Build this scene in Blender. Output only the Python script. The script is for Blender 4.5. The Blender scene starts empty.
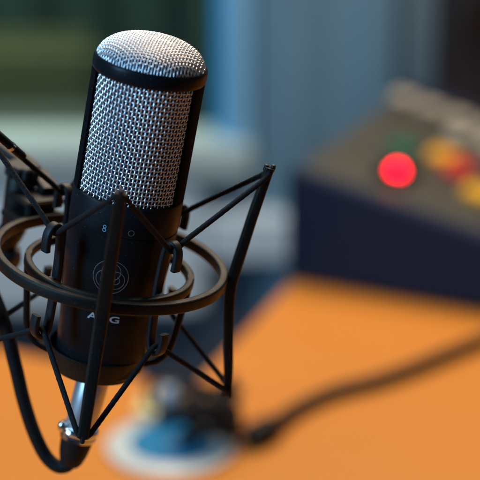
import bpy, math, random
from mathutils import Vector, Matrix
random.seed(4)
R = math.radians
scene = bpy.context.scene

# ------------------------------------------------------------------ camera
CAM_H = 0.65
cd = bpy.data.cameras.new("camera")
cam = bpy.data.objects.new("camera", cd)
scene.collection.objects.link(cam)
cam.location = (0, 0, CAM_H)
cam.rotation_euler = (R(90 - 20.5), 0, 0)
cd.sensor_width = 36
cd.lens = 36 * 1625 / 480.0
cd.clip_start = 0.02
cd.clip_end = 60
cd.dof.use_dof = True
cd.dof.focus_distance = 0.722
cd.dof.aperture_fstop = 5.6
cd.dof.aperture_blades = 0
scene.camera = cam

# ------------------------------------------------------------------ world, lamps, exposure
world = bpy.data.worlds.new("World")
scene.world = world
world.use_nodes = True
bg = world.node_tree.nodes["Background"]
bg.inputs[0].default_value = (0.30, 0.42, 0.60, 1)
bg.inputs[1].default_value = 0.10

WY_L = 2.62
def area(name, loc, target, size, size_y, power, color):
    l = bpy.data.lights.new(name, 'AREA')
    l.shape = 'RECTANGLE'; l.size = size; l.size_y = size_y
    l.energy = power; l.color = color
    o = bpy.data.objects.new(name, l)
    scene.collection.objects.link(o)
    o.location = loc
    o.rotation_euler = (Vector(target) - Vector(loc)).to_track_quat('-Z', 'Y').to_euler()
    return o
area("warm_ceiling_lamp", (0.25, 1.80, 1.55), (-0.03, 0.95, 0.2), 1.1, 0.9, 35, (1.0, 0.79, 0.60))
area("wall_lamp", (-0.3, 1.35, 1.75), (-0.2, 2.6, -0.3), 0.9, 0.3, 13, (0.90, 0.97, 1.0))
area("blue_window_light", (-0.95, 0.15, 0.95), (-0.06, 0.70, 0.40), 0.35, 0.8, 17, (0.30, 0.63, 1.0))
area("warm_side_lamp", (1.0, 0.55, 0.60), (-0.06, 0.70, 0.38), 0.25, 0.5, 0.12, (1.0, 0.72, 0.45))
area("green_room_lamp", (-0.9, WY_L + 0.30, 1.2), (-0.7, WY_L + 0.7, -0.1), 0.8, 0.3, 20, (0.80, 1.0, 0.85))

scene.view_settings.view_transform = 'Standard'
scene.view_settings.look = 'None'
scene.view_settings.exposure = 0
scene.view_settings.gamma = 1
scene.render.engine = 'CYCLES'
scene.cycles.use_denoising = True

# ------------------------------------------------------------------ helpers
def link(o):
    scene.collection.objects.link(o); return o

def thing(name, label, cat, mat=None, group=None):
    o = link(bpy.data.objects.new(name, None))
    o.empty_display_size = 0.02
    if mat is not None: o.matrix_world = mat
    o['label'] = label; o['category'] = cat
    if group: o['group'] = group
    return o

class MB:
    """collects shapes into one mesh"""
    def __init__(s): s.v = []; s.f = []
    def add(s, v, f):
        b = len(s.v)
        s.v += [tuple(p) for p in v]
        s.f += [tuple(i + b for i in q) for q in f]
        return s
    def build(s, name, mat, parent=None, off=(0, 0, 0), scale=1.0, smooth=True, bevel=0, angle=40):
        me = bpy.data.meshes.new(name)
        me.from_pydata([((p[0] - off[0]) * scale, (p[1] - off[1]) * scale, (p[2] - off[2]) * scale) for p in s.v], [], s.f)
        me.validate(); me.update()
        me.materials.append(mat)
        import bmesh
        bm = bmesh.new(); bm.from_mesh(me)
        bmesh.ops.recalc_face_normals(bm, faces=bm.faces)
        if bevel:
            es = [e for e in bm.edges if len(e.link_faces) == 2 and e.calc_face_angle(0) > R(35)]
            bmesh.ops.bevel(bm, geom=es, offset=bevel, segments=3, affect='EDGES', clamp_overlap=True)
        bm.to_mesh(me); bm.free()
        if smooth:
            for p in me.polygons: p.use_smooth = True
            me.set_sharp_from_angle(angle=R(angle))
        o = link(bpy.data.objects.new(name, me))
        if parent: o.parent = parent
        return o
    def box(s, c, d, M=None):
        v = []
        for z in (-1, 1):
            for y in (-1, 1):
                for x in (-1, 1):
                    p = Vector((x * d[0] / 2, y * d[1] / 2, z * d[2] / 2))
                    if M: p = M @ p
                    v.append(p + Vector(c))
        return s.add(v, [(0, 2, 3, 1), (4, 5, 7, 6), (0, 1, 5, 4), (2, 6, 7, 3), (0, 4, 6, 2), (1, 3, 7, 5)])
    def prism(s, poly, z0, z1):
        n = len(poly)
        v = [(x, y, z0) for x, y in poly] + [(x, y, z1) for x, y in poly]
        f = [tuple(range(n))[::-1], tuple(range(n, 2 * n))] + [(i, (i + 1) % n, n + (i + 1) % n, n + i) for i in range(n)]
        return s.add(v, f)
    def lathe(s, prof, n=96, M=None, a0=0.0, a1=2 * math.pi):
        full = abs(a1 - a0 - 2 * math.pi) < 1e-6
        m = n if full else n + 1
        v = []; f = []
        for i in range(m):
            a = a0 + (a1 - a0) * i / n
            for r, z in prof:
                p = Vector((r * math.sin(a), -r * math.cos(a), z))
                if M: p = M @ p
                v.append(p)
        k = len(prof)
        for i in range(n):
            j = (i + 1) % m
            for q in range(k - 1):
                f.append((i * k + q, j * k + q, j * k + q + 1, i * k + q + 1))
        return s.add(v, f)
    def sweep(s, pts, sec, up, closed=False, cap=True, scales=None):
        """pts: path; sec: closed section [(u,v)]; up: fixed vector or function(i) giving the v direction"""
        pts = [Vector(p) for p in pts]; n = len(pts); k = len(sec); v = []; f = []
        for i, p in enumerate(pts):
            if closed: t = pts[(i + 1) % n] - pts[i - 1]
            else: t = pts[min(i + 1, n - 1)] - pts[max(i - 1, 0)]
            t.normalize()
            w = Vector(up(i) if callable(up) else up)
            w = (w - t * w.dot(t)).normalized()
            u = w.cross(t)
            sc = scales[i] if scales else 1
            for a, b in sec: v.append(p + (u * a + w * b) * sc)
        for i in range(n if closed else n - 1):
            j = (i + 1) % n
            for q in range(k):
                r = (q + 1) % k
                f.append((i * k + q, i * k + r, j * k + r, j * k + q))
        if cap and not closed:
            f.append(tuple(range(k))); f.append(tuple(range((n - 1) * k, n * k))[::-1])
        return s.add(v, f)
    def tube(s, pts, r, n=12, closed=False, cap=True, scales=None):
        """round tube with parallel transport"""
        pts = [Vector(p) for p in pts]; N = len(pts)
        ts = []
        for i in range(N):
            t = (pts[(i + 1) % N] - pts[i - 1]) if closed else (pts[min(i + 1, N - 1)] - pts[max(i - 1, 0)])
            ts.append(t.normalized())
        w = Vector((0, 0, 1)) if abs(ts[0].z) < 0.9 else Vector((1, 0, 0))
        ws = []
        for t in ts:
            w = (w - t * w.dot(t)).normalized(); ws.append(w.copy())
        sec = [(r * math.cos(2 * math.pi * i / n), r * math.sin(2 * math.pi * i / n)) for i in range(n)]
        return s.sweep(pts, sec, lambda i: ws[i], closed, cap, scales)

def rrect(w, h, r, n=4):
    out = []
    for cx, cy, a in ((w / 2 - r, h / 2 - r, 0), (-w / 2 + r, h / 2 - r, 90), (-w / 2 + r, -h / 2 + r, 180), (w / 2 - r, -h / 2 + r, 270)):
        for i in range(n + 1):
            t = R(a + 90 * i / n)
            out.append((cx + r * math.cos(t), cy + r * math.sin(t)))
    return out

def catmull(P, n=10, closed=False):
    P = [Vector(p) for p in P]; out = []; N = len(P)
    rng = range(N) if closed else range(N - 1)
    for i in rng:
        g = (lambda k: P[k % N]) if closed else (lambda k: P[max(0, min(N - 1, k))])
        p0, p1, p2, p3 = g(i - 1), g(i), g(i + 1), g(i + 2)
        for j in range(n):
            t = j / n
            out.append(0.5 * ((2 * p1) + (p2 - p0) * t + (2 * p0 - 5 * p1 + 4 * p2 - p3) * t * t + (3 * p1 - p0 - 3 * p2 + p3) * t ** 3))
    if not closed: out.append(P[-1])
    return out

def resample(P, step):
    """closed polyline resampled to an even number of equal steps"""
    P = list(P) + [P[0]]; L = [0]
    for a, b in zip(P, P[1:]): L.append(L[-1] + (b - a).length)
    n = int(L[-1] / step / 2) * 2; out = []; k = 0
    for i in range(n):
        d = L[-1] * i / n
        while L[k + 1] < d: k += 1
        out.append(P[k].lerp(P[k + 1], (d - L[k]) / max(1e-9, L[k + 1] - L[k])))
    return out

def cyl(a, rho, z):   # a in degrees from the front, rho and z in mm
    return Vector((rho * math.sin(R(a)), -rho * math.cos(R(a)), z))

# ------------------------------------------------------------------ materials
def mat(name, color, rough=0.5, metal=0.0, bump=0.0, bscale=400, vary=0.0, vscale=8, coat=0.0, spec=0.5,
        emit=None, estr=0, rvar=0.0, detail=4, trans=0.0, dust=0.0):
    m = bpy.data.materials.new(name); m.use_nodes = True
    nt = m.node_tree; b = nt.nodes["Principled BSDF"]
    b.inputs["Base Color"].default_value = (*color, 1)
    b.inputs["Roughness"].default_value = rough
    b.inputs["Metallic"].default_value = metal
    b.inputs["Specular IOR Level"].default_value = spec
    b.inputs["Coat Weight"].default_value = coat
    b.inputs["Transmission Weight"].default_value = trans
    tc = nt.nodes.new("ShaderNodeTexCoord")
    def noise(sc, det=detail):
        n = nt.nodes.new("ShaderNodeTexNoise"); n.inputs["Scale"].default_value = sc; n.inputs["Detail"].default_value = det
        nt.links.new(tc.outputs["Object"], n.inputs["Vector"]); return n
    if vary:
        n = noise(vscale)
        mx = nt.nodes.new("ShaderNodeMix"); mx.data_type = 'RGBA'
        mx.inputs["A"].default_value = (*[c * (1 - vary) for c in color], 1)
        mx.inputs["B"].default_value = (*[min(1, c * (1 + vary)) for c in color], 1)
        nt.links.new(n.outputs["Fac"], mx.inputs["Factor"])
        nt.links.new(mx.outputs["Result"], b.inputs["Base Color"])
    if dust:                       # sparse pale specks of dust
        n = noise(1900, 1)
        rp_ = nt.nodes.new("ShaderNodeMapRange"); rp_.inputs["From Min"].default_value = 0.735; rp_.inputs["From Max"].default_value = 0.78
        nt.links.new(n.outputs["Fac"], rp_.inputs["Value"])
        mx = nt.nodes.new("ShaderNodeMix"); mx.data_type = 'RGBA'
        mx.inputs["A"].default_value = (*color, 1); mx.inputs["B"].default_value = (dust, dust, dust * 0.95, 1)
        nt.links.new(rp_.outputs["Result"], mx.inputs["Factor"]); nt.links.new(mx.outputs["Result"], b.inputs["Base Color"])
    if rvar:
        n = noise(vscale * 6)
        mr = nt.nodes.new("ShaderNodeMapRange")
        mr.inputs["From Min"].default_value = 0.3; mr.inputs["From Max"].default_value = 0.7
        mr.inputs["To Min"].default_value = rough - rvar; mr.inputs["To Max"].default_value = rough + rvar
        nt.links.new(n.outputs["Fac"], mr.inputs["Value"]); nt.links.new(mr.outputs["Result"], b.inputs["Roughness"])
    if bump:
        n = noise(bscale, 3)
        bp = nt.nodes.new("ShaderNodeBump"); bp.inputs["Strength"].default_value = bump; bp.inputs["Distance"].default_value = 0.0003
        nt.links.new(n.outputs["Fac"], bp.inputs["Height"]); nt.links.new(bp.outputs["Normal"], b.inputs["Normal"])
    if emit:
        b.inputs["Emission Color"].default_value = (*emit, 1); b.inputs["Emission Strength"].default_value = estr
    return m

M_body = mat("satin_black_paint", (0.009, 0.009, 0.011), 0.42, dust=0.12, spec=0.14, bump=0.25, bscale=2600, rvar=0.05, vscale=20)
M_rails = mat("matt_black_rail", (0.006, 0.006, 0.007), 0.8, dust=0.12, spec=0.03, bump=0.25, bscale=2600)
M_rim = mat("black_enamel", (0.008, 0.009, 0.011), 0.34, dust=0.12, spec=0.10, bump=0.1, bscale=1500)
M_wire = mat("nickel_wire", (0.90, 0.86, 0.84), 0.35, metal=1.0, rvar=0.06, vscale=60)
M_under = mat("dark_inner_mesh", (0.028, 0.055, 0.115), 0.5, metal=0.5, spec=0.3, bump=1.0, bscale=1400)
M_mount = mat("powder_coated_metal", (0.006, 0.006, 0.006), 0.48, dust=0.12, spec=0.26, bump=0.35, bscale=2200, rvar=0.06, vscale=25)
M_mount.node_tree.nodes["Principled BSDF"].inputs["Specular Tint"].default_value = (1.0, 0.95, 0.80, 1)
M_nylon = mat("black_nylon", (0.010, 0.010, 0.011), 0.5, dust=0.12, spec=0.3, bump=0.2, bscale=1500)
M_band = mat("elastic_cord", (0.010, 0.010, 0.011), 0.8, dust=0.12, spec=0.2, bump=0.9, bscale=2600)
M_chrome = mat("chrome", (0.75, 0.76, 0.78), 0.14, metal=1.0)
M_shell = mat("satin_nickel", (0.60, 0.58, 0.56), 0.36, metal=0.75, rvar=0.04, vscale=40)
M_rubber = mat("cable_rubber", (0.007, 0.0065, 0.007), 0.6, dust=0.12, spec=0.25, bump=0.3, bscale=900)
M_ink_w = mat("white_ink", (0.55, 0.57, 0.60), 0.5)
M_ink_g = mat("grey_ink", (0.13, 0.125, 0.12), 0.45)
M_ink_b = mat("pale_blue_ink", (0.20, 0.48, 0.66), 0.5)
M_desk = mat("orange_laminate", (0.55, 0.188, 0.021), 0.55, vary=0.16, vscale=2.2, bump=0.1, bscale=300, spec=0.3)
M_edge = mat("desk_edge_band", (0.10, 0.09, 0.09), 0.5)
M_leg = mat("grey_steel", (0.12, 0.12, 0.13), 0.45, metal=0.6)
M_wall = mat("blue_grey_wall_paint", (0.18, 0.29, 0.37), 0.8, vary=0.12, vscale=1.5, bump=0.3, bscale=120)
M_dado = mat("slate_wall_panel", (0.085, 0.115, 0.155), 0.8, vary=0.2, vscale=2)
M_bead = mat("bright_blue_bead_paint", (0.03, 0.42, 0.80), 0.4)
M_frame = mat("blue_window_frame_paint", (0.24, 0.54, 0.80), 0.4)
M_sill = mat("pale_sill_paint", (0.66, 0.78, 0.85), 0.5, vary=0.08, vscale=3)
M_rail = mat("grey_green_paint", (0.44, 0.54, 0.54), 0.6, vary=0.15, vscale=4)
M_floor = mat("grey_carpet", (0.06, 0.065, 0.075), 0.9, bump=0.6, bscale=300, vary=0.2, vscale=30)
M_glass = bpy.data.materials.new("window_glass"); M_glass.use_nodes = True
_nt = M_glass.node_tree; _nt.nodes.clear()
_o = _nt.nodes.new("ShaderNodeOutputMaterial"); _t = _nt.nodes.new("ShaderNodeBsdfTransparent"); _g = _nt.nodes.new("ShaderNodeBsdfGlossy")
_g.inputs["Roughness"].default_value = 0.03; _t.inputs[0].default_value = (0.88, 0.95, 0.92, 1)
_m = _nt.nodes.new("ShaderNodeMixShader"); _m.inputs[0].default_value = 0.08
_nt.links.new(_t.outputs[0], _m.inputs[1]); _nt.links.new(_g.outputs[0], _m.inputs[2]); _nt.links.new(_m.outputs[0], _o.inputs[0])
M_curtain = mat("dark_green_cloth", (0.040, 0.074, 0.060), 0.9, vary=0.25, vscale=3)
M_olive = mat("olive_cloth", (0.150, 0.140, 0.062), 0.9, vary=0.25, vscale=3)
M_cheek = mat("navy_console_side", (0.008, 0.019, 0.045), 0.6, spec=0.2, vary=0.15, vscale=6)
M_panel = mat("beige_console_panel", (0.048, 0.044, 0.031), 0.5, vary=0.2, vscale=14)
M_black = mat("black_vinyl", (0.014, 0.011, 0.011), 0.6, bump=0.3, bscale=300)
M_led = mat("lit_red_lamp", (0.25, 0.0, 0.0), 0.3, emit=(1.0, 0.001, 0.016), estr=20)
M_cgreen = mat("green_cap", (0.010, 0.11, 0.055), 0.4)
M_cyellow = mat("yellow_cap", (0.72, 0.36, 0.012), 0.4)
M_cred = mat("red_cap", (0.50, 0.035, 0.02), 0.4)
M_ccream = mat("cream_cap", (0.36, 0.32, 0.25), 0.4)
M_cbrown = mat("brown_cap", (0.10, 0.07, 0.05), 0.4)
M_disc = mat("white_plastic", (0.52, 0.54, 0.49), 0.35)
M_dblue = mat("blue_print", (0.010, 0.17, 0.33), 0.35)
M_tape = mat("pale_yellow_paper", (0.62, 0.55, 0.25), 0.7)
M_steel = mat("blue_tinted_steel", (0.35, 0.42, 0.46), 0.45, metal=0.5)

# ------------------------------------------------------------------ pose of the microphone and its mount
def cam_pose():
    r = R(10.5); th = R(20.5); yw = R(4.6)
    X = Vector((math.cos(r), -math.sin(r), 0))
    Z = Vector((math.sin(r) * math.cos(th), math.cos(r) * math.cos(th), math.sin(th)))
    Y = Z.cross(X)
    X, Y = X * math.cos(yw) + Y * math.sin(yw), Y * math.cos(yw) - X * math.sin(yw)
    O = Vector((-130 / 1625 * 0.75, -25 / 1625 * 0.75, -0.75))
    m = Matrix((X, Y, Z)).transposed().to_4x4(); m.translation = O
    return m
CAMW = Matrix.Translation((0, 0, CAM_H)) @ Matrix.Rotation(R(69.5), 4, 'X')
POSE = CAMW @ cam_pose()                 # frame of the ring plane; local axes in metres
MM = 0.001

# ------------------------------------------------------------------ setting
def structure(o):
    o['kind'] = 'structure'; return o
FZ = -0.73
structure(MB().box((0, 1.0, FZ - 0.05), (8, 7, 0.1)).build("floor", M_floor, smooth=False))
WY = 2.62
wb = MB()
# wall with a real window opening (x -1.5..-0.05, z 0.02..1.1)
for x0, x1, z0, z1 in ((-3.5, -1.5, FZ, 2.2), (-0.035, 3.5, FZ, 2.2), (-1.5, -0.035, FZ, -0.19), (-1.5, -0.035, 1.0, 2.2)):
    wb.box(((x0 + x1) / 2, WY + 0.06, (z0 + z1) / 2), (x1 - x0, 0.12, z1 - z0))
structure(wb.build("wall", M_wall, smooth=False))

# window: frame, bottom rail, glass
WB = -0.19
wo = (-0.77, WY, WB)
win = thing("window", "wide blue framed window with a dark green room behind its glass", "window", Matrix.Translation(wo))
fr = MB()
fr.box((-0.002, WY - 0.02, 0.405), (0.040, 0.10, 1.19)).box((-1.46, WY - 0.02, 0.405), (0.08, 0.10, 1.19))
fr.box((-0.74, WY - 0.022, 0.96), (1.36, 0.09, 0.08))
fr.build("frame", M_frame, win, wo, smooth=False, bevel=0.006)
MB().box((-0.031, WY - 0.01, 0.405), (0.016, 0.07, 1.19)).build("glazing_bead", M_bead, win, wo, smooth=False, bevel=0.003)
MB().box((-0.70, WY - 0.034, -0.163), (1.44, 0.12, 0.062)).build("bottom_rail", M_rail, win, wo, smooth=False, bevel=0.006)
MB().box((-0.75, WY + 0.03, 0.39), (1.335, 0.006, 1.04)).build("pane", M_glass, win, wo, smooth=False)

# what the glass looks onto: a hung dark green cloth and an olive bench back
def folds(x0, x1, z0, z1, y, amp, n, ph=0.0):
    v = []; f = []
    for i in range(n + 1):
        x = x0 + (x1 - x0) * i / n
        yy = y + amp * math.sin(x * 46 + ph) + amp * 0.4 * math.sin(x * 19 + 1)
        v += [(x, yy, z0), (x, yy, z1), (x, yy + 0.006, z1), (x, yy + 0.006, z0)]
    for i in range(n):
        a = 4 * i; b = a + 4
        f += [(a, b, b + 1, a + 1), (a + 1, b + 1, b + 2, a + 2), (a + 2, b + 2, b + 3, a + 3), (a + 3, b + 3, b, a)]
    return v, f
v, f = folds(-1.9, 0.25, FZ, 1.5, WY + 0.75, 0.012, 160)
g = MB().add(v, f).build("curtain", M_curtain)
g['label'] = "dark green curtain hanging beyond the window glass"; g['category'] = "curtain"
sb = MB().box((-0.95, WY + 0.58, -0.225), (1.36, 0.10, 0.24))
g = sb.build("bench_back", M_olive, smooth=False, bevel=0.03)
sb = None
g['label'] = "blurred olive padded bench back seen through the window glass"; g['category'] = "bench"
for xx in (-1.4, -0.5):
    MB().box((xx, WY + 0.58, (FZ - 0.321) / 2), (0.06, 0.05, -FZ - 0.321)).build("leg", M_leg, g, smooth=False)
v = f = None

# lower wall covering and a pale cable trunking
dp = MB()
dp.box((0.0, WY - 0.012, (FZ - 0.35) / 2), (7.0, 0.020, -FZ - 0.35))
o = dp.build("wall_panel", M_dado, smooth=False); structure(o)
ht = thing("heater", "pale flat wall heater fixed low under the window", "heater", Matrix.Translation((-0.62, WY, -0.46)))
MB().box((-0.62, WY - 0.05, -0.322), (1.12, 0.07, 0.226)).build("casing", M_sill, ht, (-0.62, WY, -0.46), smooth=False, bevel=0.012)
MB().box((-0.62, WY - 0.05, -0.205), (1.04, 0.05, 0.006)).build("top_grille", M_leg, ht, (-0.62, WY, -0.46), smooth=False)
g = MB().box((0.02, WY - 0.045, -0.297), (0.15, 0.085, 0.085)).build("junction_box", M_sill, smooth=False, bevel=0.008)
g['label'] = "pale junction box on the wall between heater and console"; g['category'] = "junction box"
# long blue-grey curtain at the right of the window
for nm, x0, x1, col, lab in (("wall_curtain", 0.028, 0.25, (0.15, 0.28, 0.37), "brighter blue narrow curtain hanging beside the window frame"),
                             ("wall_curtain", 0.262, 0.70, (0.16, 0.25, 0.31), "grey blue wide curtain hanging on the wall behind the console")):
    m = mat("cloth_" + str(x0), col, 0.9, vary=0.15, vscale=5)
    v, f = folds(x0, x1, -0.70, 1.5, WY - 0.06, 0.014, 60, x0 * 20)
    g = MB().add(v, f).build(nm, m); g['label'] = lab; g['category'] = "curtain"

# ------------------------------------------------------------------ desk
P0 = Vector((0.053, 1.608)); K = Vector((-0.045, 1.352)); L = Vector((-0.225, 1.436))
ed = (P0 - K).normalized()
P0b = P0 + ed * 0.88
poly = [(-1.3, 0.30), (1.2, 0.30), (1.2, P0b.y), (P0b.x, P0b.y), tuple(P0), tuple(K)]
dl = (L - K).normalized()
far = K + dl * 1.35
poly += [tuple(far), (-1.3, far.y - 0.02)]
desk = thing("desk", "orange laminate studio desk with an angled back corner", "desk", Matrix.Translation((0, 1.0, FZ)))
do = (0, 1.0, FZ)
MB().prism(poly, -0.028, 0).build("desktop", M_desk, desk, do, smooth=False, bevel=0.002)
for x, y in ((-1.15, 0.45), (1.05, 0.45), (1.05, 2.25), (-1.15, 1.55)):
    MB().box((x, y, (FZ - 0.028) / 2), (0.06, 0.06, -FZ - 0.030)).build("leg", M_leg, desk, do, smooth=False)

# ------------------------------------------------------------------ mixing console (wedge: high on the left, low on the right)
ux = Vector((0.910, -0.4146, 0)); uy = Vector((0.4146, 0.910, 0))
con_m = Matrix(((ux.x, uy.x, 0, P0.x - 0.004), (ux.y, uy.y, 0, P0.y + 0.006), (0, 0, 1, 0.0), (0, 0, 0, 1)))
con = thing("mixing_console", "navy sided broadcast mixing console with beige sloping panel, coloured keys and one lit red lamp", "mixing console", con_m)
H0, H1, LEN, DEP = 0.121, 0.030, 0.44, 0.38
def pz(s): return H0 + (H1 - H0) * s / LEN
def cheek(y0, y1):
    b = MB(); pr = [(0, 0.004), (LEN, 0.004), (LEN, H1 + 0.006), (0, H0 + 0.006)]
    v = [(x, y0, z) for x, z in pr] + [(x, y1, z) for x, z in pr]
    return b.add(v, [(3, 2, 1, 0), (4, 5, 6, 7)] + [(i, (i + 1) % 4, 4 + (i + 1) % 4, 4 + i) for i in range(4)])
cheek(0, 0.018).build("side_panel", M_cheek, con, smooth=False, bevel=0.003)
cheek(DEP - 0.018, DEP).build("side_panel", M_cheek, con, smooth=False, bevel=0.003)
b = MB()
v = [(0.002, 0.0185, 0.006), (LEN - 0.002, 0.0185, 0.006), (LEN - 0.002, 0.0185, H1), (0.002, 0.0185, H0)]
v += [(x, DEP - 0.0185, z) for x, y, z in v]
b.add(v, [(3, 2, 1, 0), (4, 5, 6, 7)] + [(i, (i + 1) % 4, 4 + (i + 1) % 4, 4 + i) for i in range(4)])
b.build("panel", M_panel, con, smooth=False, bevel=0.002)
ang = math.atan2(H0 - H1, LEN)
Rp = Matrix.Rotation(ang, 3, 'Y')
def on_panel(s, t, h=0.0):
    return Vector((s, t, pz(s))) + Rp @ Vector((0, 0, h))
def cap(name, m, s, t, w=0.012, d=0.012, h=0.007):
    MB().box((0, 0, h / 2), (w, d, h)).build(name, m, con, smooth=False, bevel=0.0015).matrix_local = \
        Matrix.Translation(on_panel(s, t, 0.0003)) @ Rp.to_4x4()
def knob(name, m, s, t, r=0.007, h=0.012):
    MB().lathe([(0, 0), (r, 0), (r, h * .2), (r * .82, h * .35), (r * .75, h), (0, h)], 20).build(name, m, con).matrix_local = \
        Matrix.Translation(on_panel(s, t, 0.0003)) @ Rp.to_4x4()
for t_ in (0.125, 0.235):
    MB().box((0, 0, 0.0006), (LEN - 0.03, 0.002, 0.0012)).build("panel_seam", M_black, con, smooth=False).matrix_local = Matrix.Translation(on_panel(LEN / 2, t_, 0.0002)) @ Rp.to_4x4()
# PANEL ITEMS
LED = (0.088, 0.094)
for (m_, s_, t_, w_, d_) in ((M_cgreen, .070, .165, .034, .030), (M_cyellow, .112, .178, .030, .034), (M_cred, .136, .160, .030, .044),
                             (M_cyellow, .176, .108, .034, .034), (M_cyellow, .205, .150, .030, .030), (M_cbrown, .148, .205, .030, .030)):
    cap("key_cap", m_, s_, t_, w_, d_, .009)
for i in range(6):
    cap("key_cap", M_ccream, .016 + i * .036, .325 - .004 * i, .028, .034, .008)
for i in range(4):
    cap("key_cap", M_ccream, .105 + i * .036, .262, .026, .030, .008)
for i in range(7):
    knob("rotary_knob", M_cbrown, .02 + i * .04, .287, .008)
for i in range(5):
    knob("rotary_knob", M_cbrown, .20 + i * .04, .06, .008)

MB().box((0, 0, 0.0008), (0.040, 0.066, 0.0015)).build("lamp_plate", M_rails, con, smooth=False).matrix_local = Matrix.Translation(on_panel(*LED, 0.0002)) @ Rp.to_4x4()
bz = MB().lathe([(0.0078, 0), (0.0100, 0), (0.0100, 0.003), (0.0078, 0.0035)], 32).build("lamp_bezel", M_rails, con)
bz.matrix_local = Matrix.Translation(on_panel(*LED, 0.0003)) @ Rp.to_4x4()
led = MB().lathe([(0, 0.0115), (0.0035, 0.0108), (0.0062, 0.0070), (0.0074, 0.005), (0.0076, 0)], 32).build("indicator_lamp", M_led, con)
led.matrix_local = Matrix.Translation(on_panel(*LED, 0.0003)) @ Rp.to_4x4()

# ------------------------------------------------------------------ black speaker behind the console
sp = thing("monitor_speaker", "tall black studio speaker standing behind the mixing console at the right", "speaker",
           Matrix.Translation((0.405, 2.22, 0.0)) @ Matrix.Rotation(R(-12), 4, 'Z'))
MB().box((0, 0, 0.204), (0.25, 0.24, 0.40)).build("cabinet", M_black, sp, smooth=False, bevel=0.028)
MB().lathe([(0, .004), (0.02, .010), (0.035, 0.0), (0.075, 0.010), (0.085, 0.014), (0.088, 0.0)], 48,
           Matrix.Translation((0, -0.1205, 0.15)) @ Matrix.Rotation(R(90), 4, 'X')).build("woofer", M_nylon, sp)
MB().lathe([(0, .008), (0.012, .005), (0.020, 0.0), (0.032, 0.006), (0.036, 0.0)], 40,
           Matrix.Translation((0, -0.1205, 0.31)) @ Matrix.Rotation(R(90), 4, 'X')).build("tweeter", M_nylon, sp)

# ------------------------------------------------------------------ things on the desk
dsc = thing("disc", "flat white disc with bright blue printed centre lying on the orange desk", "disc", Matrix.Translation((-0.058, 1.236, 0)))
MB().lathe([(0.004, 0.0005), (0.0545, 0.0005), (0.056, 0.0012), (0.056, 0.003), (0.0545, 0.004), (0.004, 0.004), (0.004, 0.0005)], 96).build("rim", M_disc, dsc)
MB().lathe([(0.005, 0.0042), (0.036, 0.0042), (0.036, 0.0050), (0.005, 0.0050), (0.005, 0.0042)], 64).build("printed_centre", M_dblue, dsc)

def coil_path(c, r, turns, z0, dz, jit):
    P = []
    n = int(turns * 10)
    for i in range(n + 1):
        a = 2 * math.pi * i / 10 + 0.8
        rr = r * (1 + jit * math.sin(i * 1.7) + jit * 0.6 * math.sin(i * 0.61))
        P.append((c[0] + rr * math.cos(a), c[1] + rr * math.sin(a) * 0.9, z0 + dz * i / n + 0.003 * math.sin(i * 1.3)))
    return P
hp = thing("cable_bundle", "loose black cable heaped on the disc, its tail crossing the desk", "cable", Matrix.Translation((-0.028, 1.25, 0)))
ho = (-0.028, 1.25, 0)
P = coil_path((-0.023, 1.236), 0.020, 6, 0.012, 0.044, 0.38)
MB().tube(catmull(P, 6), 0.0040, 10).build("coil", M_rubber, hp, ho)
tail = [(-0.010, 1.250, 0.044), (-0.001, 1.244, 0.014), (0.008, 1.234, 0.011)]
MB().tube(catmull(tail, 8), 0.0046, 10).build("lead", M_rubber, hp, ho)
MB().tube([(0.006, 1.230, 0.0115), (0.011, 1.234, 0.0115), (0.026, 1.250, 0.0115), (0.032, 1.257, 0.0105)], 0.0108, 16,
          scales=[0.75, 1, 1, 0.6]).build("connector", M_rubber, hp, ho)
tail = [(0.028, 1.254, 0.0100), (0.050, 1.292, 0.0070), (0.084, 1.326, 0.0070), (0.122, 1.348, 0.0070), (0.155, 1.372, 0.0070),
        (0.192, 1.404, 0.0070), (0.234, 1.440, 0.0070), (0.29, 1.480, 0.0070), (0.36, 1.49, 0.0070), (0.46, 1.45, 0.0070)]
MB().tube(catmull(tail, 10), 0.0066, 12).build("tail", M_rubber, hp, ho)
# small clip lamp / plug with a shiny steel head
pl = thing("jack_adapter", "small shiny steel plug adapter with black collar propped against the cable heap", "plug",
           Matrix.Translation((-0.061, 1.278, 0.0052)))
MB().lathe([(0, 0.034), (0.007, 0.033), (0.011, 0.028), (0.012, 0.022), (0.011, 0.016), (0.009, 0.013), (0, 0.013)], 32).build("head", M_steel, pl)
MB().lathe([(0, 0), (0.011, 0), (0.013, 0.003), (0.012, 0.012), (0, 0.012)], 32).build("collar", M_nylon, pl)
MB().tube([Vector((0.019 * math.cos(R(a)), 0.004, 0.021 + 0.019 * math.sin(R(a)))) for a in range(-40, 221, 13)], 0.0042, 10).build("guard_loop", M_nylon, pl)
nt_ = MB().prism([(-0.094, 1.292), (-0.072, 1.288), (-0.066, 1.335), (-0.088, 1.338)], 0.0005, 0.0045).build("note_pad", M_tape, smooth=False)
nt_['label'] = "small pale yellow note pad lying behind the disc"; nt_['category'] = "note pad"
nt2 = MB().prism([(-0.016, 1.268), (0.002, 1.276), (-0.006, 1.300), (-0.024, 1.291)], 0.0045, 0.0070).build("tape_scrap", M_tape, smooth=False)
nt2['label'] = "pale yellow scrap of tape on the right edge of the disc"; nt2['category'] = "tape"

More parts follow.
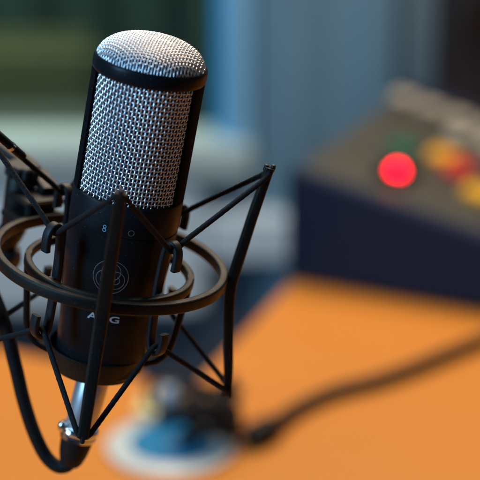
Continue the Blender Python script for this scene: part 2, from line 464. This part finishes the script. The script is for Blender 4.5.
# ------------------------------------------------------------------ condenser microphone
B0 = -51.0                                                   # bottom of the body in the ring frame, mm
MIC_AZ = -6.0 + 2.0
mic_pose = POSE @ Matrix.Translation((2.0 * MM, 0, B0 * MM)) @ Matrix.Rotation(R(0.8), 4, 'Y')
mic = thing("condenser_microphone", "black studio microphone with silver woven grille and domed top, in the shock mount", "microphone", mic_pose)
mo = (0, 0, B0)
def mpart(mb, name, m, parent=None, **k):
    return mb.build(name, m, parent or mic, mo, MM, **k)
RT = 25.25
prof = [(0, -51), (16, -51), (19.5, -50.4), (20.6, -49), (21.0, -46), (21.5, -36), (22.3, -24), (23.2, -10), (24.1, 3), (24.7, 13), (25.1, 22.0),
        (25.1, 22.7), (24.7, 23.0), (24.7, 23.5), (25.15, 23.8), (RT, 24.4), (RT, 37.0), (25.0, 37.8), (24.4, 38.2), (21.6, 38.2)]
def body_r(z):
    pr = prof[4:11] + prof[15:17]
    for (r0, z0), (r1, z1) in zip(pr, pr[1:]):
        if z0 <= z <= z1: return r0 + (r1 - r0) * (z - z0) / (z1 - z0)
    return RT
mpart(MB().lathe(prof, 128), "body", M_body, angle=30)
# rim ring under the dome
rim = [(22.8, 93.0), (24.9, 92.8), (25.35, 93.4), (25.5, 94.8), (25.5, 97.6), (25.35, 98.7), (25.0, 99.4), (24.7, 99.6), (24.45, 99.3), (24.4, 98.0), (24.0, 97.6), (22.8, 97.6), (22.8, 93.0)]
mpart(MB().lathe(rim, 128), "rim", M_rim, angle=50)
# side rails
GA = 61.5
for s in (90, -90):
    b = MB(); a0 = R(s + MIC_AZ - (90 - GA)); a1 = R(s + MIC_AZ + (90 - GA))
    sec = [(22.8, 38.0), (24.8, 38.0), (RT, 38.3), (RT, 92.7), (22.8, 92.7)]
    b.lathe(sec, 28, None, a0, a1)
    n0 = len(sec)
    b.add([cyl(math.degrees(a), r, z) for a in (a0, a1) for r, z in sec], [tuple(range(n0)), tuple(range(2 * n0 - 1, n0 - 1, -1))])
    mpart(b, "side_rail", M_rails, angle=30)
# inner fine mesh screens
mpart(MB().lathe([(21.8, 38.3), (21.8, 93)], 96), "inner_screen", M_under)
dom_in = [(22.9 * math.cos(R(a)) ** 0.55 if a < 90 else 0, 97.6 + 9.6 * math.sin(R(a)) ** 0.9) for a in range(0, 91, 6)]
mpart(MB().lathe(dom_in, 72), "inner_dome", M_under)

# woven grille: real wires, over and under
def weave_cyl(center, half, rad, z0, z1, pu, pv, wr, amp):
    b = MB()
    nu = int(2 * math.radians(half) * rad / pu); nv = int((z1 - z0) / pv)
    da = 2 * half / nu; dz = (z1 - z0) / nv
    sub = 6
    ca, sa = math.cos, math.sin
    warp = lambda a, z: (0.35 * math.sin(z * 0.11 + 1) , 0.22 * math.sin(R(a) * 5))      # slight unevenness of a hand-formed mesh
    for i in range(nu + 1):                                    # vertical wires
        P = []
        for k in range(nv * sub + 1):
            z = z0 + dz * k / sub
            a = center - half + i * da
            wa, wz = warp(a, z)
            r = rad + amp * math.sin(math.pi * (k / sub + 0.5)) * (1 if i % 2 else -1)
            P.append(cyl(a + wa, r, z))
        b.tube(P, wr, 6, cap=False)
    for j in range(nv + 1):                                    # horizontal wires
        P = []
        for k in range(nu * sub + 1):
            a = center - half + da * k / sub
            z = z0 + j * dz
            wa, wz = warp(a, z)
            r = rad - amp * math.sin(math.pi * (k / sub + 0.5)) * (1 if j % 2 else -1)
            P.append(cyl(a, r, z + wz))
        b.tube(P, wr, 6, cap=False)
    return b
for c in (MIC_AZ, 180 + MIC_AZ):
    mpart(weave_cyl(c, GA + 3, 23.5, 37.6, 93.4, 1.68, 1.95, 0.37, 0.32), "grille", M_wire, angle=80)

# dome: woven mesh pressed over a superellipsoid
DR, DH, DZ = 24.2, 11.9, 97.8
def dome_z(x, y):
    q = (x * x + y * y) / (DR * DR)
    if q >= 1: return None
    return DZ + DH * (1 - q ** 1.30) ** 0.50
def weave_dome(p, wr, amp, ang):
    b = MB(); n = int(DR / p); sub = 5
    for ax in (0, 1):
        for i in range(-n, n + 1):
            u = i * p; runs = []
            lim = math.sqrt(max(0, (DR - 0.02) ** 2 - u * u))
            # fixed lattice samples, plus denser ones near the steep edge
            ks = [k / sub * p for k in range(-n * sub - sub, n * sub + sub + 1) if abs(k / sub * p) < lim]
            if not ks: continue
            ks = [-lim] + [-(lim * .7 - ks[0] * .3 * -1) if False else None][:0] + ks + [lim]
            P = []
            for w in ks:
                x, y = (u, w) if ax == 0 else (w, u)
                z = dome_z(x, y)
                if z is None: continue
                # normal of the dome
                e = 0.05
                zx = (dome_z(x + e, y) or z) - (dome_z(x - e, y) or z); zy = (dome_z(x, y + e) or z) - (dome_z(x, y - e) or z)
                nrm = Vector((-zx / (2 * e), -zy / (2 * e), 1)).normalized()
                s = math.sin(math.pi * (w / p + 0.5)) * (1 if i % 2 else -1) * (1 if ax == 0 else -1)
                q = Vector((x, y, z)) + nrm * amp * s
                a = R(ang)
                P.append(Vector((q.x * math.cos(a) - q.y * math.sin(a), q.x * math.sin(a) + q.y * math.cos(a), q.z)))
            if len(P) > 2:
                b.tube(P, wr, 6, cap=False)
    return b
mpart(weave_dome(1.32, 0.28, 0.22, -8), "dome_grille", M_wire, angle=80)

# printed marks wrapped onto the body
def wrap(u, vz, lift=0.06):
    r = body_r(vz)
    return cyl(MIC_AZ + math.degrees(u / r), r + lift, vz)
def stroke(pts, w, zc, mb, closed=False, uc=0.0):
    """flat ribbon of width w (mm) along 2-D points, with a little thickness"""
    P = [wrap(uc + x, zc + y, 0.04) for x, y in pts]
    def up(i):
        q = P[i]; return Vector((q.x, q.y, 0))
    mb.sweep(P, rrect(w, 0.06, 0.02, 1), up, closed=closed)
    return mb
def circ(cx, cy, r, n=48, a0=0, a1=360):
    return [(cx + r * math.cos(R(a0 + (a1 - a0) * i / n)), cy + r * math.sin(R(a0 + (a1 - a0) * i / n))) for i in range(n)]
ZC = 4.0
b = MB()
stroke(circ(0, 0, 8.1, 72), 0.34, ZC, b, True)
for a in (90, 210, 330):
    cx, cy = 2.6 * math.cos(R(a)), 2.6 * math.sin(R(a))
    stroke(circ(cx, cy, 4.3, 48), 0.34, ZC, b, True)
    stroke(circ(cx * 1.1, cy * 1.1, 1.9, 32, a - 120, a + 120)[:-1], 0.3, ZC, b)
mpart(b, "emblem", M_ink_g)
def text_part(body, size, xs, zc, uc, m, name, spacing=1.0, bold=0.0):
    cu = bpy.data.curves.new("t", 'FONT'); cu.body = body; cu.size = size; cu.align_x = 'CENTER'; cu.align_y = 'CENTER'
    cu.space_character = spacing; cu.offset = bold; cu.resolution_u = 4; cu.extrude = 0.03
    ob = bpy.data.objects.new("t", cu); link(ob)
    dg = bpy.context.evaluated_depsgraph_get()
    me = bpy.data.meshes.new_from_object(ob.evaluated_get(dg))
    vs = [v.co.copy() for v in me.vertices]; fs = [tuple(p.vertices) for p in me.polygons]
    bpy.data.objects.remove(ob); bpy.data.curves.remove(cu); bpy.data.meshes.remove(me)
    mb = MB().add([wrap(uc + v.x * xs, zc + v.y, 0.06 + v.z) for v in vs], fs)
    return mpart(mb, name, m, smooth=False)
text_part("AKG", 4.6, 1.50, -17.2, 0.0, M_ink_w, "lettering", 1.12, 0.08)
# pattern symbols: figure eight, cardioid, circle
b = MB(); stroke(circ(0, 0.78, 0.66, 24), 0.3, 26.6, b, True, -6.3); stroke(circ(0, -0.78, 0.76, 24), 0.3, 26.6, b, True, -6.3)
mpart(b, "pattern_symbol", M_ink_b)
b = MB(); stroke([(1.2 * (1 - math.sin(t)) * math.cos(t) * 0.8, 1.2 * (1 - math.sin(t)) * math.sin(t) * 0.8 + 1.0) for t in [2 * math.pi * i / 32 for i in range(32)]], 0.28, 26.6, b, True, -0.2)
mpart(b, "pattern_symbol", M_ink_g)
b = MB(); stroke(circ(0, 0, 1.3, 28), 0.32, 26.6, b, True, 5.9)
mpart(b, "pattern_symbol", M_ink_g)
# small slide switch on the body front below the symbols
sw = MB(); sw.box((0, 0, 0), (4.0, 0.8, 1.6))
ob = sw.build("pattern_switch", M_nylon, mic, (0, 0, 0), MM, smooth=False, bevel=0.0002)
ob.matrix_local = Matrix.Translation((cyl(MIC_AZ, 24.75, 18.5) - Vector(mo)) * MM) @ Matrix.Rotation(R(MIC_AZ), 4, 'Z')

# ------------------------------------------------------------------ shock mount
C0 = -53.0
mnt_pose = POSE @ Matrix.Translation((0, 0, C0 * MM))
mnt = thing("shock_mount", "black spider shock mount with double ring, four bent struts and elastic cords cradling the microphone", "shock mount", mnt_pose)
co = (0, 0, C0)
def part(mb, name, m, parent=None, **k):
    return mb.build(name, m, parent or mnt, co, MM, **k)
def ring_mb(rad, w, h, n=160, z=0):
    sec = rrect(w, h, 1.1, 4)
    return MB().sweep([cyl(360 * i / n, rad, z) for i in range(n)], sec, (0, 0, 1), closed=True)
part(ring_mb(52.6, 4.2, 5.6, z=2.2), "outer_ring", M_mount, angle=50)
part(ring_mb(37.7, 3.6, 4.6, z=-1.8), "inner_ring", M_mount, angle=50)

def seg(P, n=8): return catmull(P, n)
strut_sec = rrect(5.6, 4.6, 1.2, 3)
for az in (0, 90, 180, -90):
    pts = [cyl(az, rho, z) for rho, z in ((64.6, -56), (62.6, -42), (60.2, -28), (58.0, -14), (57.0, -5), (56.9, 2), (57.6, 9), (59.0, 20), (60.7, 34), (62.6, 47), (64.4, 59.0))]
    path = seg(pts, 6)
    n = len(path)
    scl = [0.90 + 0.22 * math.cos(math.pi * (i / (n - 1) - 0.5)) * (1.0) for i in range(n)]
    st = part(MB().sweep(path, strut_sec, cyl(az, 1, 0), scales=scl), "strut", M_mount, angle=50)
    # saddle where strut meets ring
    Mz = Matrix.Rotation(R(az), 3, 'Z')
    part(MB().box(cyl(az, 54.6, 0), (6.4, 3.6, 6.2), Mz), "saddle", M_nylon, st, smooth=False, bevel=0.0008)
    for e in (1, -1):
        b = MB()
        for dr, ln in ((1.3, 2.4), (-1.7, 2.0)):
            E0 = 57.2 if e > 0 else 55.0; base = cyl(az, 64.2 + dr, e * E0); tip = cyl(az, 64.8 + dr * 1.05, e * (E0 + 1.5 + ln * 0.75))
            b.tube([base, base.lerp(tip, 0.6), base.lerp(tip, 0.9), tip], 1.2, 10, scales=[1, 1, 0.85, 0.45])
        part(b, "prong", M_nylon, st)

HOOKS = (45, 130, -135, -45)
# four hook slats close to the body
for az in HOOKS:
    P = [(40.8, -17.5), (41.2, -22), (40.4, -26), (37.6, -28.6), (34.4, -27.2), (33.2, -23), (32.6, -14), (32.2, 0), (32.6, 12), (33.2, 18.5), (34.4, 23.6), (37.6, 25.4), (40.4, 23), (41.2, 19), (40.8, 13.5)]
    path = seg([cyl(az, r, z) for r, z in P], 5)
    Mz = Matrix.Rotation(R(az), 3, 'Z')
    tang = Mz @ Vector((1, 0, 0))
    b = MB().sweep(path, rrect(2.7, 4.6, 0.9, 3), tang)
    sl_ = part(b, "hook_slat", M_nylon, angle=50)
    part(MB().box(cyl(az, 34.4, -1.8), (4.0, 4.0, 3.4), Mz), "bracket", M_nylon, sl_, smooth=False, bevel=0.0006)

# side legs from inner ring to cup
for az in (90, -90):
    P = [(37.8, 0.5), (37.3, -8), (36.0, -20), (34.6, -32), (33.0, -38.5), (29.5, -43.5), (24.5, -46.0), (21.5, -47.0)]
    path = seg([cyl(az, r, z) for r, z in P], 6)
    tang = Matrix.Rotation(R(az), 3, 'Z') @ Vector((1, 0, 0))
    part(MB().sweep(path, rrect(3.0, 5.2, 1.0, 3), tang), "cage_leg", M_mount, angle=50)
# cup round the base of the mic
cup = [(9.4, -52.6), (18.6, -52.9), (20.6, -51.9), (22.2, -47.0), (23.0, -42.2), (23.1, -41.2), (22.6, -40.8), (22.2, -41.2), (21.9, -44), (21.4, -49), (19.0, -51.6), (9.4, -51.8), (9.4, -52.6)]
part(MB().lathe(cup, 128), "cup", M_mount, angle=35)

# elastic cords: zigzag from strut tips to hooks, once above and once below
for e in (1, -1):
    P = []
    for k in range(4):
        a = 90 * k
        tz = 57.8 if e > 0 else -55.6; hz = e * 22.3 if e > 0 else -25.2
        t0 = cyl(a, 64.2, tz); ha = HOOKS[(0, 1, 2, 3)[k]]; h0 = cyl(ha, 37.4, hz); t1 = cyl(a + 90, 64.2, tz)
        Mt = Matrix.Rotation(R(a), 3, 'Z') @ Vector((1, 0, 0)); Mh = Matrix.Rotation(R(ha), 3, 'Z') @ Vector((1, 0, 0))
        P += [t0 + Vector((0, 0, e * 0.6)), t0 + Mt * 2.6 - Vector((0, 0, e * 1.2))]
        A = t0 + Mt * 3.2 - Vector((0, 0, e * 2.2)); Bq = h0 - Mh * 3.4 + Vector((0, 0, e * 1.6))
        P += [A.lerp(Bq, f_) for f_ in (0.05, 0.3, 0.6, 0.9)]
        P += [h0 - Mh * 1.8, h0 + Mh * 1.8]
        A = h0 + Mh * 3.4 + Vector((0, 0, e * 1.6)); Mt1 = Matrix.Rotation(R(a + 90), 3, 'Z') @ Vector((1, 0, 0))
        Bq = t1 - Mt1 * 3.2 - Vector((0, 0, e * 2.2))
        P += [A.lerp(Bq, f_) for f_ in (0.1, 0.4, 0.7, 0.95)]
        P += [t1 - Mt1 * 2.6 - Vector((0, 0, e * 1.2))]
    Q = resample(catmull(P, 12, True), 0.42)
    Q = [q + Vector((math.sin(i * 0.9), math.sin(i * 1.3 + 1), math.sin(i * 0.7 + 2))) * 0.035 for i, q in enumerate(Q)]
    part(MB().tube(Q, 1.27, 12, closed=True, scales=[1.035 if i % 2 else 0.965 for i in range(len(Q))]), "elastic_cord", M_band, angle=80)
# crimp sleeve joining the cord ends, on the run from the left strut tip
A = cyl(-90, 64.2, 57.8); Bq = cyl(-135, 37.4, 22.3)
part(MB().tube([A.lerp(Bq, t) for t in (0.12, 0.14, 0.45, 0.47)], 2.0, 12, scales=[.8, 1, 1, .8]), "crimp_sleeve", M_rubber)
part(MB().tube([A.lerp(Bq, t) for t in (0.30, 0.33)], 2.2, 12), "crimp_pin", M_chrome)

# swivel bracket at the back left of the outer ring
BA = -139
Mz = Matrix.Rotation(R(BA), 3, 'Z')
def bl(x, rho, z): return cyl(BA, rho, z) + Mz @ Vector((x, 0, 0))
b = MB().box(bl(0, 61, 1.0), (27, 19, 3.6), Mz).box(bl(-1, 62, 9.4), (22, 17, 3.2), Mz).box(bl(0, 57.2, 5.3), (16, 4, 6.0), Mz)
br = part(b, "swivel_bracket", M_mount, smooth=False, bevel=0.0007)
part(MB().lathe([(0, -9), (6.6, -9), (7.2, -8), (7.2, 15), (6.6, 16), (0, 16)], 40, Matrix.Translation(bl(0, 75, 0)) ), "pivot_barrel", M_mount, br)
lv = [bl(-9, 61, 12.6), bl(-10, 72, 14.5), bl(-9, 86, 18.5), bl(-4, 101, 23)]
part(MB().sweep(catmull(lv, 6), rrect(11.0, 4.4, 1.4, 3), (0, 0, 1)), "clamp_lever", M_mount, br, angle=50)
kn = [(0, 0)]
b = MB()
n = 48; v = []; f = []
for zi, z in enumerate((0, 1, 5, 6)):
    for i in range(n):
        r = (8.2 if zi in (1, 2) else 7.2) + 0.5 * (1 if (i // 2) % 2 else -1)
        v.append(bl(0, 75, 16.3 + z) + Vector((r * math.cos(2 * math.pi * i / n), r * math.sin(2 * math.pi * i / n), 0)))
for q in range(3):
    for i in range(n): f.append((q * n + i, q * n + (i + 1) % n, (q + 1) * n + (i + 1) % n, (q + 1) * n + i))
f += [tuple(range(n))[::-1], tuple(range(3 * n, 4 * n))]
part(b.add(v, f), "thumb_knob", M_nylon, br, angle=30)

# ------------------------------------------------------------------ boom stand holding the mount from the left
piv = POSE @ ((cyl(BA, 75, -9.4)) * MM)
end = Vector((-0.62, 1.02, 0.46))
bs = thing("boom_stand", "black desk boom arm reaching in from the left to carry the shock mount", "boom arm", Matrix.Translation((end.x, end.y, 0)))
bo = (end.x, end.y, 0)
MB().tube(catmull([piv + Vector((0, 0, 0.0)), piv + Vector((-0.012, 0.006, -0.012)), piv + Vector((-0.05, 0.03, -0.012)), end], 10), 0.0065, 16).build("arm", M_mount, bs, bo)
MB().tube([(end.x, end.y, 0.012), (end.x, end.y, end.z + 0.02)], 0.011, 24).build("post", M_mount, bs, bo)
MB().lathe([(0, 0.0005), (0.075, 0.0005), (0.078, 0.003), (0.076, 0.012), (0, 0.014)], 64, Matrix.Translation((end.x, end.y, 0))).build("base", M_mount, bs, bo)

# ------------------------------------------------------------------ microphone cable
cab = thing("microphone_cable", "black lead with silver connector plugged in under the microphone", "cable",
            POSE @ Matrix.Translation((0, 0, -0.095)))
def cpart(mb, name, m, **k): return mb.build(name, m, cab, (0, 0, -95), MM, **k)
x0 = Vector((1.2, 0, -52.2)); ax = Vector((-0.105, -0.06, -1)).normalized()
def along(prof_, **k):
    q = Vector((0, 0, 1)).rotation_difference(-ax).to_matrix().to_4x4()
    return MB().lathe([(r, -t) for r, t in prof_], 48, Matrix.Translation(x0) @ q)
cpart(along([(0, 0), (7.7, 0), (7.9, 0.6), (7.9, 6), (7.6, 6.3), (7.6, 7.2), (7.8, 7.6), (7.6, 26), (7.4, 32.0), (0, 32.0)]), "connector_shell", M_shell, angle=30)
cpart(along([(7.2, 31.8), (8.2, 31.8), (9.2, 32.4), (9.5, 33.6), (9.2, 34.6), (8.5, 35.0), (8.5, 35.6), (9.0, 36.0), (8.9, 37.6), (8.0, 38.2), (7.2, 38.2), (7.2, 31.8)]), "collar", M_chrome, angle=25)
lt = x0 + ax * 32.0 + Vector((-8.4, -3.4, 0.6))
cpart(MB().lathe([(0, 2.6), (1.2, 2.4), (2.0, 1.6), (2.3, 0), (2.0, -1.6), (1.2, -2.4), (0, -2.6)], 20, Matrix.Translation(lt)), "latch", M_chrome)
cpart(along([(7.8, 38), (7.6, 41), (6.9, 46), (5.6, 50.5), (4.4, 52.5), (0, 52.5)]), "boot", M_rubber, angle=30)
e0 = x0 + ax * 49.0
CP = [e0, e0 + Vector((-1.5, -0.4, -4.2)), e0 + Vector((-6.5, 0, -5.6)), e0 + Vector((-13, 2, -1.5)), e0 + Vector((-20, 4, 9)), e0 + Vector((-27, 6, 24)), e0 + Vector((-34, 9, 42)), e0 + Vector((-46, 18, 66)),
      e0 + Vector((-70, 40, 90)), e0 + Vector((-110, 80, 96))]
cpart(MB().tube(catmull(CP, 10), 3.3, 16), "lead", M_rubber)
